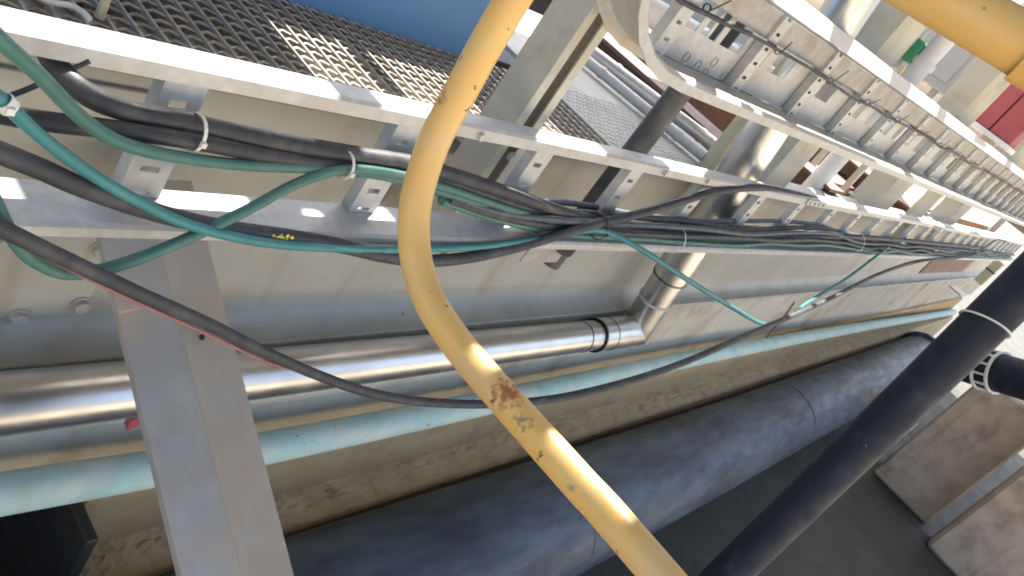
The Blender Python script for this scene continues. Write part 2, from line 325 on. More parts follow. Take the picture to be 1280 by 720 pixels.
# piers at the right
t1 = thing('concrete_pier', 'stained concrete pier beyond the black riser pipe, its foot on the dark floor', 'pier', (8.7, -0.25, FZ))
a_ = P(1090, 590, Z=FZ)
MB().box(a_.x, a_.x + 0.6, -0.66, 0.02, FZ, -1.42, 0.025).build('shaft', 'concrete_pier', t1)
b_ = P(1156, 682, Z=FZ)
t2 = thing('concrete_pier', 'nearer concrete pier at the lower right corner of the picture', 'pier', (b_.x + 0.2, -0.9, FZ))
MB().box(b_.x, b_.x + 0.35, -1.9, b_.y, FZ, -1.15, 0.03).build('shaft', 'concrete_pier', t2)

# ------------------------------------------------------------------ pipes
def pipe(name, label, cat, pts, r, m, n=40, seams=(), loc=None, seam_mat=None, per=10):
    t = thing(name, label, cat, loc or pts[0])
    MB().tube(spline(pts, per) if len(pts) > 2 else [Vector(pts[0]).lerp(Vector(pts[1]), i / 30) for i in range(31)], r, n).build('pipe_wall', m, t)
    return t
# silver clad pipe and its riser
SYc = 1.07; r_s = 0.063
A = P(-60, 512, Y=SYc); K = P(793, 413, Y=SYc); B = P(745, 418, Y=SYc)
ax = (K - A).normalized(); B = A + ax * (B - A).dot(ax)
t = thing('silver_clad_pipe', 'shiny silver clad pipe running below the beam and turning up behind the trays', 'pipe', A)
MB().tube([A.lerp(B, i / 30) for i in range(31)], r_s, 48).build('straight_run', 'stainless', t)
R2 = P(1005, 92, Y=1.12); rdir = (R2 - K).normalized(); nm = (ax + rdir).normalized()
def mitre(name, p0, d0, p1, r):
    """clad segment from the circle at p0 along d0 to the mitre plane at K, or from that plane on to p1"""
    b_ = MB(); n = 48; u = Vector((0, 1, 0)); u = (u - d0 * u.dot(d0)).normalized(); v = d0.cross(u); vs_ = []; fs = []
    for k in range(n):
        a_ = 2 * math.pi * k / n; e = (u * math.cos(a_) + v * math.sin(a_)) * r
        q = K + e; q = q - d0 * ((q - K).dot(nm) / d0.dot(nm)); vs_ += [q, p1 + e]
    for k in range(n): fs.append((2 * k, 2 * k + 1, (2 * k + 3) % (2 * n), (2 * k + 2) % (2 * n)))
    b_.add(vs_, fs, True); return b_.build(name, 'stainless', t)
mitre('mitred_elbow', K, ax, B - ax * 0.02, 0.0715)
RS = K + rdir * 0.34
mitre('mitred_elbow', K, rdir, RS, 0.0715)
rs = K + rdir * 0.32; R1 = rs.lerp(R2, 0.75)
MB().tube([rs.lerp(R2, i / 16) for i in range(17)] + [R2 + (R2 - rs) * 0.6], 0.077, 48).build('riser', 'stainless', t)
MB().ring(K + rdir * 0.2, rdir, 0.0715, 0.012, 0.004, 40).build('strap', 'galv', t)
MB().ring(K + rdir * 0.335, rdir, 0.0765, 0.008, 0.003, 40).build('strap', 'seam', t)
MB().ring(rs.lerp(R2, 0.28), rdir, 0.077, 0.006, 0.003, 40).build('strap', 'seam', t)
for px, py in ((186, 488), (178, 489)):
    c = P(px, py, Y=SYc); c = A + ax * (c - A).dot(ax)
    MB().ring(c, ax, r_s, 0.004 if px == 178 else 0.010, 0.0025, 48).build('cladding_seam', 'seam' if px == 178 else 'stainless', t)
for o_ in (-0.12, -0.015, 0.08): MB().ring(B + ax * o_, ax, r_s + (0.008 if o_ > -0.05 else 0), 0.004, 0.002, 48).build('cladding_seam', 'seam', t)
ct = MB().tube([A.lerp(B, i / 30) + Vector((0, -0.028, -0.0612)) for i in range(31)], 0.003, 6); ct.build('lock_seam', 'stainless', t)

# teal pipe
tp = [P(-60, 628, Y=1.05), P(300, 566, Y=1.05), P(600, 505, Y=1.05), P(900, 441, Y=1.05), P(1080, 408, Y=1.05), P(1192, 390, Y=1.05)]
t = pipe('turquoise_pipe', 'dusty pale turquoise pipe above the brown concrete plinth', 'pipe', tp, 0.047, 'teal_pipe', 32)
# big black pipe
bpts = [P(-160, 850, Y=0.565)]
def axp(x): return Vector((x, 0.71, -2.17 - 0.10 * min(1, max(0, (x - 1.0) / 4.0))))
bp_ = [axp(-0.5), axp(1.0), axp(3.0), axp(5.0), axp(7.0), axp(9.0), axp(11.6)]
t = pipe('large_black_pipe', 'large dusty black plastic pipe along the foot of the plinth', 'pipe', bp_, 0.27, 'black_hdpe', 64, loc=(1.0, 0.71, -2.5))
for x in (2.9, 6.1): MB().ring(axp(x), (1, 0, 0), 0.2695, 0.010, 0.0022, 64).build('weld_bead', 'dusty_bead', t)
MB().ring(axp(11.3), (1, 0, 0), 0.27, 0.08, 0.05, 64).build('end_collar', 'black_hdpe', t)
# saddles under the big pipe
for x in (0.2, 2.9, 6.6):
    s_ = thing('pipe_saddle', 'concrete block carrying the large black pipe, ' + {0.2: 'left of the folded brace', 2.9: 'behind the lower end of the yellow rail', 6.6: 'nearest the concrete piers'}[x], 'saddle', (x, 0.71, FZ), 'blocks under the large black pipe')
    MB().box(x - 0.1, x + 0.1, 0.63, 0.90, FZ, -2.47, 0.01).build('block', 'concrete_pier', s_)
# black riser
r0 = P(1300, 338, X=2.24); r1 = P(905, 722, X=2.17)
dirr = (r0 - r1).normalized()
bt = [r1 - dirr * 1.62, r1, r0, r0 + dirr * 0.9]
t = thing('black_riser_pipe', 'black riser pipe standing in front of the other pipes at right', 'pipe', (bt[0].x, bt[0].y, FZ))
MB().tube([bt[0].lerp(bt[3], i / 30) for i in range(31)], 0.055, 48).build('pipe_wall', 'black_pipe', t)
cw = P(1222, 398, X=2.23); cc = r1 + dirr * (cw - r1).dot(dirr)
w_ = tag(MB().ring(cc, (dirr + Vector((0.35, 0.25, 0))).normalized(), 0.058, 0.004, 0.004, 40).build('tie_wire', 'tie_white'), 'pale tie wire looped round the black riser pipe', 'wire')

# ------------------------------------------------------------------ cable trays
def rail_prof(yf, yb, lip, th=0.004, r=0.006):
    return [(yf, -lip), (yf, -r), (yf + r, 0), (yb - r, 0), (yb, -r), (yb, -lip), (yb - th, -lip), (yb - th, -th - r), (yb - th - r, -th), (yf + th + r, -th), (yf + th, -th - r), (yf + th, -lip)]
def rung_mesh(h, slots=4, wd=0.066):
    b = MB(); x0, x1 = -wd / 2, wd / 2
    # front face strips with slots between, plus side flanges turned back
    b.box(x0, x0 + 0.018, 0, 0.003, 0, h); b.box(x1 - 0.018, x1, 0, 0.003, 0, h)
    sh = h / slots
    for k in range(slots):
        b.box(x0 + 0.018, x1 - 0.018, 0, 0.003, k * sh + (sh * 0.2 if k == 0 else 0), k * sh + sh * 0.8)
    b.box(x0 + 0.018, x1 - 0.018, 0, 0.003, 0, sh * 0.08)
    b.box(x0, x0 + 0.003, 0.003, 0.028, 0, h); b.box(x1 - 0.003, x1, 0.003, 0.028, 0, h)
    me = b.mesh('rung'); return me
t = thing('cable_tray', 'lower galvanised ladder cable tray on edge, carrying the loose cables', 'cable tray', (1.0, 0.95, -0.74))
straight = lambda z, a, b, n=40: [(a + (b - a) * i / n, z) for i in range(n + 1)]
ZT, ZB = -0.493, -0.735
MB().sweep([(x, ZT + 0.004 * math.sin(x * 1.3)) for x, _ in straight(0, -0.6, 13)], rail_prof(0.93, 0.985, 0.030)).build('top_rail', 'galv', t)
MB().sweep([(x, ZB) for x, _ in straight(0, -0.6, 13)], rail_prof(0.875, 0.975, 0.022)).build('bottom_rail', 'galv', t)
rme = rung_mesh(ZT - 0.006 - ZB)
x = 0.63 - 0.47
xs = [0.16, 0.63, 1.075, 1.52, 1.95, 2.43, 2.93]
while xs[-1] < 12.5: xs.append(xs[-1] + 0.47)
for x in xs: inst('rung', rme, 'galv', t, (x + rnd.uniform(-.008, .008), 0.945, ZB + 0.001)).rotation_euler = (0, rnd.uniform(-.02, .02), 0)
for x in (3.35, 6.2):
    sp_ = MB().box(x, x + 0.24, 0.922, 0.9295, ZT - 0.029, ZT - 0.003, .001).build('splice_plate', 'galv', t)
    for k in range(4): MB().disc((x + 0.03 + 0.06 * k, 0.922, ZT - 0.016), (0, -1, 0), 0.007, 0.007, 6).build('bolt', 'galv', sp_)
# square splice bolts on the top rail
for px, py in ((843, 200), (893, 215), (606, 160)):
    p = P(px, py, Y=0.93); MB().disc((p.x, 0.93, ZT - 0.015), (0, -1, 0), 0.009, 0.01, 6).build('bolt', 'galv', t)

t = thing('cable_tray', 'upper galvanised ladder cable tray, its left end curving upwards', 'cable tray', (2.0, 0.95, -0.24))
UT = lambda x: 0.0 + 0.012 * max(0, x - 1.9)
UB = -0.232
pb = [(1.285, 0.75), (1.285, 0.3), (1.295, 0.08), (1.315, -0.02), (1.345, -0.082), (1.39, -0.135), (1.44, -0.172), (1.51, -0.203), (1.59, -0.222), (1.70, -0.230), (1.9, UB)] + [(x, UB) for x, _ in straight(0, 2.2, 13, 30)]
MB().sweep(pb, rail_prof(0.86, 0.995, 0.030)).build('bottom_rail', 'galv', t)
pt = [(1.50, 0.75), (1.505, 0.35), (1.53, 0.2), (1.58, 0.1), (1.66, 0.04), (1.78, 0.008)] + [(x, UT(x)) for x, _ in straight(0, 1.95, 13, 30)]
MB().sweep(pt, rail_prof(0.975, 1.03, 0.078)).build('top_rail', 'galv_dirty', t)
cp = MB(); cpp = [(x_, z_ + 0.003) for (x_, z_) in pt]
cp.sweep(cpp, [(0.978, 0.0), (1.006, 0.045), (1.03, 0.047), (1.03, 0.043), (1.008, 0.041), (0.984, 0.0)]).build('cover_strip', 'skylit_galv', t)
MB().box(1.70, 13, 0.996, 0.9995, UB + 0.001, -0.150).build('back_plate', 'galv', t)
MB().box(1.70, 13, 1.0005, 1.004, -0.07, -0.005).build('back_plate', 'galv', t)
wins = [(1.745, 1.835), (1.865, 1.895), (1.91, 1.95), (1.98, 2.10), (2.215, 2.27), (2.33, 2.47), (2.66, 2.70), (2.78, 2.92)]
xx = 3.2
while xx < 12: wins.append((xx, xx + 0.09 + 0.05 * rnd.random())); xx += 0.2375
xx = 1.70
for (wa, wb) in wins:
    MB().box(xx, wa, 0.996, 0.9995, -0.1495, -0.0705).build('back_plate_web', 'galv', t); xx = wb
for px_, py_ in ((858, 72), (872, 82), (893, 78), (905, 95), (880, 92)):      # knock-outs pressed into the plate
    q = P(px_, py_, Y=0.995); MB().ring((q.x, 0.995, q.z), (0, 1, 0), 0.013, 0.002, 0.0015, 20).build('knock_out', 'galv_dirty', t)
x = 1.69; k = 0
while x < 12:
    top = UT(x) - 0.005; b = rung_mesh(top - UB - 0.001, 5, 0.06)
    o = inst('rung', b, 'galv', t, (x, 0.965, UB + 0.001)); x += 0.475; k += 1

# ------------------------------------------------------------------ walkway grating, blue tank, deck plates
GZ = -0.62
t = thing('walkway_grating', 'rusty steel walkway grating behind the lower cable tray', 'grating', (1.2, 1.4, GZ - 0.03))
GX0, GX1, GY0, GY1 = 0.30, 2.30, 1.19, 1.60
bar = MB().box(-0.003, 0.003, GY0 + 0.006, GY1, -0.028, 0.002, 0.0005).mesh('bearing_bar', (0, 0, 0))
x = GX0
while x < GX1:
    inst('bearing_bar', bar, 'galv_dirty', t, (x, 0, GZ)); x += 0.046
y = GY0 + 0.03; k = 0
while y < GY1:
    b = MB(); pts = []
    n = int((GX1 - GX0) / 0.046)
    for i in range(n * 2 + 1):
        pts.append((GX0 + i * 0.023, y + (0.0045 if i % 2 else -0.0045), GZ - 0.006 + (0.003 if i % 2 else 0)))
    b.tube(pts, 0.0038, 5); b.build('cross_rod', 'grating', t); y += 0.034; k += 1
MB().box(GX0 - 0.02, GX1, GY0, GY0 + 0.005, GZ - 0.03, GZ + 0.002).build('edge_bar', 'grating', t)
t = thing('blue_tank', 'flat blue painted tank wall standing behind the grating', 'tank', (1.4, 1.66, GZ - 0.1))
MB().box(-0.2, 2.02, 1.612, 2.3, GZ - 0.1, -0.12, 0.02).build('shell', 'blue', t)
MB().box(1.0, 2.03, 1.604, 1.611, -0.33, -0.318).build('edge_highlight', 'white_paint', t)  # white strip paints the highlight along the blue edge
tag(MB().box(-1.5, 16, 1.75, 2.0, FZ, -0.75).build('retaining_wall', 'dark_brown'), 'brown concrete wall in the shade under the walkway', 'wall')

t = thing('deck_plate', 'dusty grey steel deck plate between the channel post and the riser', 'deck plate', (2.7, 1.5, GZ))
MB().box(GX1 + 0.004, 3.36, 1.19, 2.4, GZ - 0.02, GZ - 0.004, 0.002).build('plate', 'deck_plate', t)
tr = MB()
for i in range(22):
    for j in range(14):
        cx, cy = GX1 + 0.04 + i * 0.032, 1.21 + j * 0.03; a = math.radians(45 if (i + j) % 2 else -45); u = Vector((math.cos(a), math.sin(a), 0)); v = Vector((-u.y, u.x, 0))
        tr.obox(Vector((cx, cy, GZ - 0.0045)) - u * 0.011 - v * 0.003, u * 0.022, v * 0.006, (0, 0, 0.0025))
tag(tr.build('tread_pattern', 'deck_plate', t), kind='stuff')
# channel post
t = thing('channel_post', 'open steel channel post standing behind the lower tray, left of the dark tube', 'post', (1.5, 1.08, -0.95))
b = MB(); px0, px1, py0, py1 = 1.475, 1.575, 1.035, 1.135
for (a, c, d, e) in ((px0, px0 + 0.005, py0, py1), (px1 - 0.005, px1, py0, py1), (px0 + 0.005, px1 - 0.005, py1 - 0.005, py1), (px0 + 0.005, px0 + 0.03, py0, py0 + 0.005), (px1 - 0.03, px1 - 0.005, py0, py0 + 0.005)):
    b.box(a, c, d, e, -0.95, 0.9)
b.build('channel', 'post_paint', t)
MB().box(1.46, 1.59, 1.137, 1.239, -0.93, -0.70, 0.003).build('mounting_bracket', 'post_paint', t)
MB().disc((1.525, 1.03, -0.60), (0, -1, 0), 0.012, 0.014, 6).build('bolt', 'galv', t)
# dark tube
dp = P(757, 236, Y=1.09); t = thing('dark_tube', 'dark grey upright tube passing behind both cable trays', 'tube', (dp.x, 1.09, -1.0))
MB().tube([(dp.x, 1.09, -1.0), (dp.x, 1.09, 1.0)], 0.036, 20).build('tube_wall', 'dark_tube', t)
MB().box(dp.x - 0.03, dp.x + 0.03, 1.12, 1.239, -0.99, -0.93, 0.002).build('wall_clamp', 'dark_tube', t)

# cross conduits over the deck
def conduit(label, a, b, r, m):
    tt = thing('conduit', label, 'conduit', a); MB().tube([a.lerp(b, i / 10) for i in range(11)], r, 20).build('tube_wall', m, tt)
    for f in (0.2, 0.8): MB().ring(a.lerp(b, f), b - a, r, 0.02, 0.003, 20).build('coupling', m, tt)
a = P(735, 62, Z=GZ + 0.04); b = P(912, 196, Z=GZ + 0.04)
conduit('shiny steel conduit crossing the grey deck plate', a, b, 0.03, 'stainless')
a = P(722, 66, Z=GZ + 0.03) ; b = P(880, 196, Z=GZ + 0.03)
conduit('thinner pale conduit beside the shiny steel conduit', a, b, 0.022, 'galv')
# posts beyond
def post(px, py, Yv, wd, dp_, label, m='post_paint', z0=-1.0, z1=0.9):
    p = P(px, py, Y=Yv); tt = thing('support_post', label, 'post', (p.x, Yv, z0), 'steel posts along the far part of the walkway')
    bb = MB(); bb.box(p.x - wd / 2, p.x + wd / 2, Yv, Yv + 0.008, z0, z1); bb.box(p.x - wd / 2, p.x - wd / 2 + 0.008, Yv + 0.008, Yv + dp_, z0, z1)
    bb.build('angle', m, tt); MB().box(p.x - wd / 2 - 0.02, p.x + wd / 2 + 0.02, Yv - 0.01, Yv + dp_ + 0.02, GZ - 0.02, GZ - 0.006).build('foot_plate', m, tt)
post(922, 172, 1.22, 0.06, 0.05, 'narrow cream angle post left of the shiny riser', 'cream')
post(1000, 195, 1.22, 0.30, 0.12, 'wide pale steel post right of the shiny riser')
post(1128, 232, 1.22, 0.45, 0.16, 'second pale steel post beyond the shiny riser')
post(1205, 262, 1.22, 0.5, 0.16, 'farthest pale steel post, near the vanishing end of the trays')
# crossing beams, the shade beyond the deck plate put into their brown colour
def crossbeam(x0, x1, z0, z1, label, m='dark_brown', y0=1.3, y1=4.5):
    tt = thing('cross_beam', label, 'beam', (x0, y0, z0), 'cross beams beyond the deck plate')
    MB().box(x0, x1, y0, y1, z0, z0 + 0.02).build('flange', m, tt); MB().box(x0, x1, y0, y1, z1 - 0.02, z1).build('flange', m, tt)
    MB().box((x0 + x1) / 2 - 0.01, (x0 + x1) / 2 + 0.01, y0, y1, z0 + 0.02, z1 - 0.02).build('web', m, tt)
crossbeam(3.62, 3.85, -0.8, -0.6, 'cross beam in the brown of the shaded gap after the grey deck plate')
crossbeam(4.9, 5.2, -0.85, -0.6, 'second brown cross beam, between the two pale posts')
crossbeam(7.2, 7.6, -0.85, -0.6, 'third brown cross beam, farthest along the walkway')
tag(MB().box(3.9, 16, 1.4, 2.6, -0.9, -0.86).build('lower_platform', 'concrete_brown'), 'brown concrete platform under the far cross beams', 'platform')

# ------------------------------------------------------------------ brace at lower left
X_b = 0.79
T = Vector((0.75, 1.14, -0.845)); Bq = Vector((0.79, 0.40, -1.235))
dv = (Bq - T).normalized(); T2 = T - dv * 0.0; E2 = Bq + dv * 0.45
side = Vector((1, 0, 0)); side = (side - dv * side.dot(dv)).normalized(); nrm = side.cross(dv).normalized()
if nrm.z < 0: nrm = -nrm
t = thing('channel_brace', 'wide pale grey folded steel brace slanting towards the viewer at lower left', 'brace', E2)
hw = 0.098; L = (E2 - T2)
def fold(prof_, name, m_):
    b = MB(); k = len(prof_); vs_ = []
    for base in (T2, E2):
        for (s_, n_) in prof_: vs_.append(base + side * s_ + nrm * n_)
    b.add(vs_, [(j, (j + 1) % k, k + (j + 1) % k, k + j) for j in range(k)]); b.add(vs_[:k], [tuple(range(k))]); b.add(vs_[k:], [tuple(range(k))])
    return b.build(name, m_, t)
lf = fold([(-hw, -0.016), (-hw, 0.0), (-0.018, 0.014), (0.0, 0.006), (0.0, 0.0), (-0.018, 0.008), (-hw + 0.006, -0.006), (-hw + 0.006, -0.016)], 'left_face', 'brace')
rf = fold([(0.0005, 0.006), (0.02, 0.001), (hw, 0.003), (hw, -0.045), (hw - 0.006, -0.045), (hw - 0.006, -0.003), (0.02, -0.005), (0.0005, 0.0)], 'right_face', 'brace_dusty')
rf['label'] = 'right face under a film of beige dust'
hp = P(231, 433, X=0.80)
f = ((hp - T2).dot(dv)); hp = T2 + dv * f + side * (hp - T2).dot(side) + nrm * 0.006
MB().disc(hp, nrm, 0.0055, 0.002, 12).build('bolt_hole', 'near_black', lf)
MB().box(E2.x - 0.1, E2.x + 0.1, E2.y - 0.06, E2.y - 0.0, FZ, E2.z + 0.04).build('leg', 'brace', t)

# ------------------------------------------------------------------ yellow handrail
yp = [(0.6, 0.515, 0.9), (0.6, 0.508, 0.4), (0.6, 0.502, -0.10), (0.6, 0.497, -0.22), (0.6, 0.488, -0.30), (0.6, 0.457, -0.366), (0.6, 0.402, -0.404), (0.6, 0.332, -0.414), (0.6, 0.242, -0.409), (0.6, 0.151, -0.402), (0.6, 0.04, -0.394), (0.6, -0.5, -0.37)]  # one inch tube
t = thing('yellow_handrail', 'chipped yellow tube handrail bending down close to the viewer', 'handrail', (0.6, 0.3, -0.4))
o = MB().tube(spline(yp, 10), 0.0168, 40).build('rail_tube', 'yellow', t)
a = P(1105, -45, X=0.545); b = P(1300, 70, X=0.572)
t = thing('yellow_handrail', 'straight yellow tube crossing the upper right corner, close to the viewer', 'handrail', a)
d_ = (b - a).normalized()
MB().tube([a - d_ * 0.6 + (b - a) * 0, a, b, b + d_ * 0.5], 0.0175, 40).build('rail_tube', 'yellow_far', t)
q_ = P(1290, 92, X=0.57); cl = (q_ - a).dot(d_); MB().ring(a + d_ * cl, d_, 0.0174, 0.02, 0.003, 32).build('sleeve', 'yellow_far', t)
# ------------------------------------------------------------------ cables
def cable(label, pts, r, m, name='cable', per=9, extra=()):
    """pts: (px, py, Y)"""
    q = [P(a, b, Y=c) for (a, b, c) in pts] + [Vector(e) for e in extra]
    sp = spline(q, per)
    o = MB().tube(sp, r, 12).build(name, m)
    return tag(o, label, 'cable'), sp
cable('dark green cable entering at the upper left corner and joining the tray bundle',
 [(-40, 5, .82), (0, 50, .82), (50, 95, .83), (100, 146, .84), (150, 178, .85), (220, 196, .86), (300, 206, .87), (400, 211, .88), (480, 220, .885), (560, 242, .89), (640, 266, .90), (720, 281, .905), (800, 293, .91), (900, 300, .91), (1000, 303, .91), (1120, 306, .91), (1240, 316, .9)], .0092, 'cable_green')
c2, c2p = cable('bright teal cable sagging from the left edge, below the other green one',
 [(-40, 92, .80), (5, 128, .80), (50, 170, .81), (110, 215, .82), (170, 250, .82), (240, 282, .82), (330, 303, .825), (420, 310, .835), (500, 312, .85), (600, 308, .86), (690, 296, .865), (750, 288, .86), (800, 311, .80), (860, 350, .72), (915, 384, .66), (955, 405, .64), (985, 398, .65), (1010, 378, .68), (1060, 347, .78), (1110, 309, .88)], .0082, 'cable_teal')
cable('thick black cable dropping in from behind the top rail at upper left',
 [(52, 45, 1.0), (66, 75, .96), (86, 100, .925), (120, 124, .91), (170, 141, .905), (240, 155, .90), (330, 174, .90), (430, 191, .90), (510, 203, .90), (560, 217, .90), (640, 243, .90), (720, 270, .905), (800, 288, .915), (900, 294, .92), (1000, 296, .92), (1100, 298, .92), (1230, 310, .92)], .0152, 'cable_black')
cable('second thick black cable lying just below the first, left part of the tray',
 [(-40, 135, .90), (0, 143, .90), (60, 152, .89), (150, 163, .885), (240, 176, .88), (330, 193, .885), (420, 207, .89), (500, 216, .895), (560, 228, .90), (640, 254, .905), (720, 279, .915), (800, 297, .925), (900, 303, .93), (1000, 305, .93), (1150, 308, .93)], .0132, 'cable_black')
cable('dark grey cable with a yellow paint mark, swinging below the tray and up onto it',
 [(-40, 174, .82), (0, 191, .82), (50, 211, .82), (110, 237, .825), (200, 267, .83), (280, 285, .84), (360, 296, .845), (420, 306, .845), (480, 320, .845), (530, 326, .845), (590, 321, .85), (660, 305, .86), (730, 284, .87), (800, 267, .89), (860, 249, .91), (905, 238, .925), (960, 236, .945), (1040, 254, .97)], .0135, 'cable_grey')
c6, c6p = cable('long black cable hanging lowest, in front of the silver and turquoise pipes',
 [(-40, 268, .76), (0, 285, .76), (50, 309, .76), (120, 342, .76), (180, 370, .76), (260, 405, .76), (320, 435, .76), (400, 470, .76), (470, 493, .74), (540, 503, .71), (620, 505, .67), (700, 497, .62), (780, 478, .58), (850, 455, .56), (920, 425, .56), (980, 399, .60), (1040, 372, .68), (1100, 342, .80), (1150, 326, .88), (1200, 322, .88), (1240, 312, .9)], .0107, 'cable_grey')
cable('thin red stripe along the underside of the lowest black cable',
 [(-30, 284, .757), (20, 303, .757), (60, 323, .757), (120, 353, .757), (180, 382, .757), (260, 418, .757), (330, 451, .757), (360, 460, .765)], .0028, 'stripe_red')  # red stripe drawn as a thin tube under the black cable
cable('dark green cable looping below the left edge and rising to the white tie',
 [(-30, 190, .79), (-8, 250, .79), (20, 303, .79), (50, 330, .79), (90, 342, .795), (150, 331, .80), (230, 300, .82), (310, 262, .84), (370, 230, .86), (430, 212, .875), (500, 219, .88), (560, 236, .882), (640, 262, .89), (720, 284, .90), (790, 297, .91)], .0090, 'cable_green')
cable('thin dark wire crossing the black cable near the top left', [(-20, 128, .93), (20, 117, .93), (60, 100, .93), (112, 76, .93)], .0035, 'cable_grey', name='wire')
# the bundle on the bottom rail
names = ['green', 'grey', 'black', 'black', 'grey', 'green', 'grey', 'black', 'grey']
desc = ['topmost', 'second', 'third', 'fourth', 'fifth', 'sixth', 'seventh', 'eighth', 'lowest']
for i in range(9):
    pts = [(1.215 + 0.006 * i, 0.905 + 0.008 * (i % 3 - 1), -0.655 + 0.006 * (i // 3)), (1.42, 0.90 + 0.012 * (i % 3 - 1), -0.685 + 0.010 * (i // 3))]; xx = 1.75; j = 0
    yb_ = 0.893 + 0.03 * (i % 3); zb_ = ZB + 0.014 + 0.023 * (i // 3)
    while xx < 12.5:
        lift = 0.045 * math.exp(-((xx - 3.75) / 0.5) ** 2) * (1 if i > 5 else 0.3)
        pts.append((xx, yb_ + rnd.uniform(-.012, .012), zb_ + lift + rnd.uniform(-.006, .009))); xx += 0.33 + rnd.uniform(0, .1)
    m = {'black': 'cable_black', 'grey': 'cable_bluegrey', 'green': 'cable_green'}[names[i]]
    tag(MB().tube(spline(pts, 5), 0.0105 if i % 2 else 0.009, 10).build('cable', m),
        {'black': 'black cable in the bundle lying on the bottom rail of the lower tray', 'grey': 'blue grey cable in the bundle lying on the bottom rail of the lower tray', 'green': 'green cable in the bundle lying on the bottom rail of the lower tray'}[names[i]], 'cable', 'cables bundled along the lower tray')
cable('pale thin cable leaving the bundle and curling near the far end', [(1100, 342, .86), (1150, 327, .865), (1200, 320, .87), (1225, 312, .87), (1245, 300, .88), (1258, 302, .9)], .008, 'cable_grey')
# yellow paint mark on the grey cable
q = [P(342, 293, Y=.834), P(352, 293, Y=.833), P(372, 297, Y=.833)]
b = MB()
for i in range(26):
    c = P(345 + rnd.uniform(-4, 26), 297 + rnd.uniform(-4, 5), Y=.8325); b.disc(c, (0, -1, 0), rnd.uniform(.0015, .0035), .0008, 6)
tag(b.build('paint_mark', 'yellow_mark'), 'splash of yellow paint on the dark grey cable', 'paint mark')
pts = []; xx = 1.55
while xx < 10: pts.append((xx, 0.955 + rnd.uniform(-.006, .006), -0.088 + 0.011 * max(0, xx - 1.9) + rnd.uniform(-.008, .006))); xx += 0.24
pts = [(1.49, 0.955, 0.4), (1.50, 0.955, 0.05)] + pts
tag(MB().tube(spline(pts, 5), 0.006, 8).build('cable', 'cable_grey'), 'thin grey cable tied along under the top rail of the upper tray', 'cable')
for i in range(9):
    x_ = 1.73 + 0.475 * i + rnd.uniform(-.02, .02); z_ = -0.088 + 0.011 * max(0, x_ - 1.9)
    b = MB().ring((x_, 0.957, z_), (1, 0, 0.2), 0.009, 0.006, 0.002, 12); b.obox((x_ - .003, .945, z_), (.006, 0, 0), (0, .002, 0), (rnd.uniform(-.03, .03), -.015, rnd.uniform(.03, .06)))
    tag(b.build('cable_tie', 'tie_black'), ['nearest', 'second', 'third', 'fourth', 'fifth', 'sixth', 'seventh', 'eighth', 'farthest'][i] + ' black cable tie along the thin cable of the upper tray', 'cable tie', 'black ties along the upper tray')
# pale hose and stub lying on the grating at the top left
hs = spline([P(35, -12, Z=GZ + .014), P(62, 2, Z=GZ + .014), P(88, 7, Z=GZ + .014), P(103, 15, Z=GZ + .014), P(112, 24, Z=GZ + .014)], 6)
tag(MB().tube(hs, .005, 10).build('hose', 'white_paint'), 'short pale hose lying on the grating at the top left', 'hose')
sb = P(124, 22, Z=GZ + .002)
tag(MB().tube([sb, sb + Vector((0, 0, .12)), sb + Vector((0, 0, .3))], .008, 10).build('rod', 'cream'), 'thin cream rod standing on the grating at the top left', 'rod')
# cable ties
def tie(px, py, Yv, dirpx, r, label, m='tie_white', wd=.005, tail=False):
    c = P(px, py, Y=Yv); e = P(px + dirpx[0], py + dirpx[1], Y=Yv); ax_ = (e - c).normalized()
    b = MB().ring(c, ax_, r, wd, .0015, 20); 
    b.obox(c + Vector((-.004, -r - .006, -.004)), (.008, 0, 0), (0, .006, 0), (0, 0, .008))
    if tail: b.obox(c + Vector((-.002, -r - .004, -.004)), (.004, 0, 0), (0, .0015, 0), (.006, -.004, -.03))
    return tag(b.build('cable_tie', m), label, 'cable tie')
tie(243, 165, .89, (20, 4), .027, 'white cable tie round the two thick black cables')
tie(430, 206, .885, (20, 3), .024, 'white cable tie where the dark green loop meets the bundle')
tie(8, 130, .80, (12, 12), .0095, 'pale cable tie on the teal cable at the left edge', wd=.012)
tie(747, 282, .885, (20, -4), .036, 'black cable tie where the cables cross below the dark tube', 'tie_black')
tie(840, 298, .905, (20, 3), .047, 'white cable tie right of the crossing, above the riser')
tie(1066, 302, .91, (20, 2), .06, 'thin white cable tie hanging from the far bundle', wd=.004)
# latch bracket under the lower tray
p = P(690, 312, Y=.93)
t = thing('latch_bracket', 'small dirty steel bracket with a dark hook below the lower tray', 'bracket', p)
b = MB().obox(P(665, 308, Y=.93), (.17, 0, 0), (0, .05, 0), (0, 0, -.012)); b.obox(P(665, 308, Y=.93) + Vector((0, 0, -.012)), (.17, 0, 0), (0, .004, 0), (-.02, -.01, -.035)); b.build('plate', 'galv_dirty', t)
h0 = P(690, 306, Y=.915)
MB().add([P(688, 304, Y=.915), P(727, 305, Y=.915), P(712, 322, Y=.915), P(700, 318, Y=.915), P(688, 304, Y=.93), P(727, 305, Y=.93), P(712, 322, Y=.93), P(700, 318, Y=.93)],
   [(0, 1, 2, 3), (4, 7, 6, 5), (0, 4, 5, 1), (1, 5, 6, 2), (2, 6, 7, 3), (3, 7, 4, 0)]).build('hook', 'near_black', t)

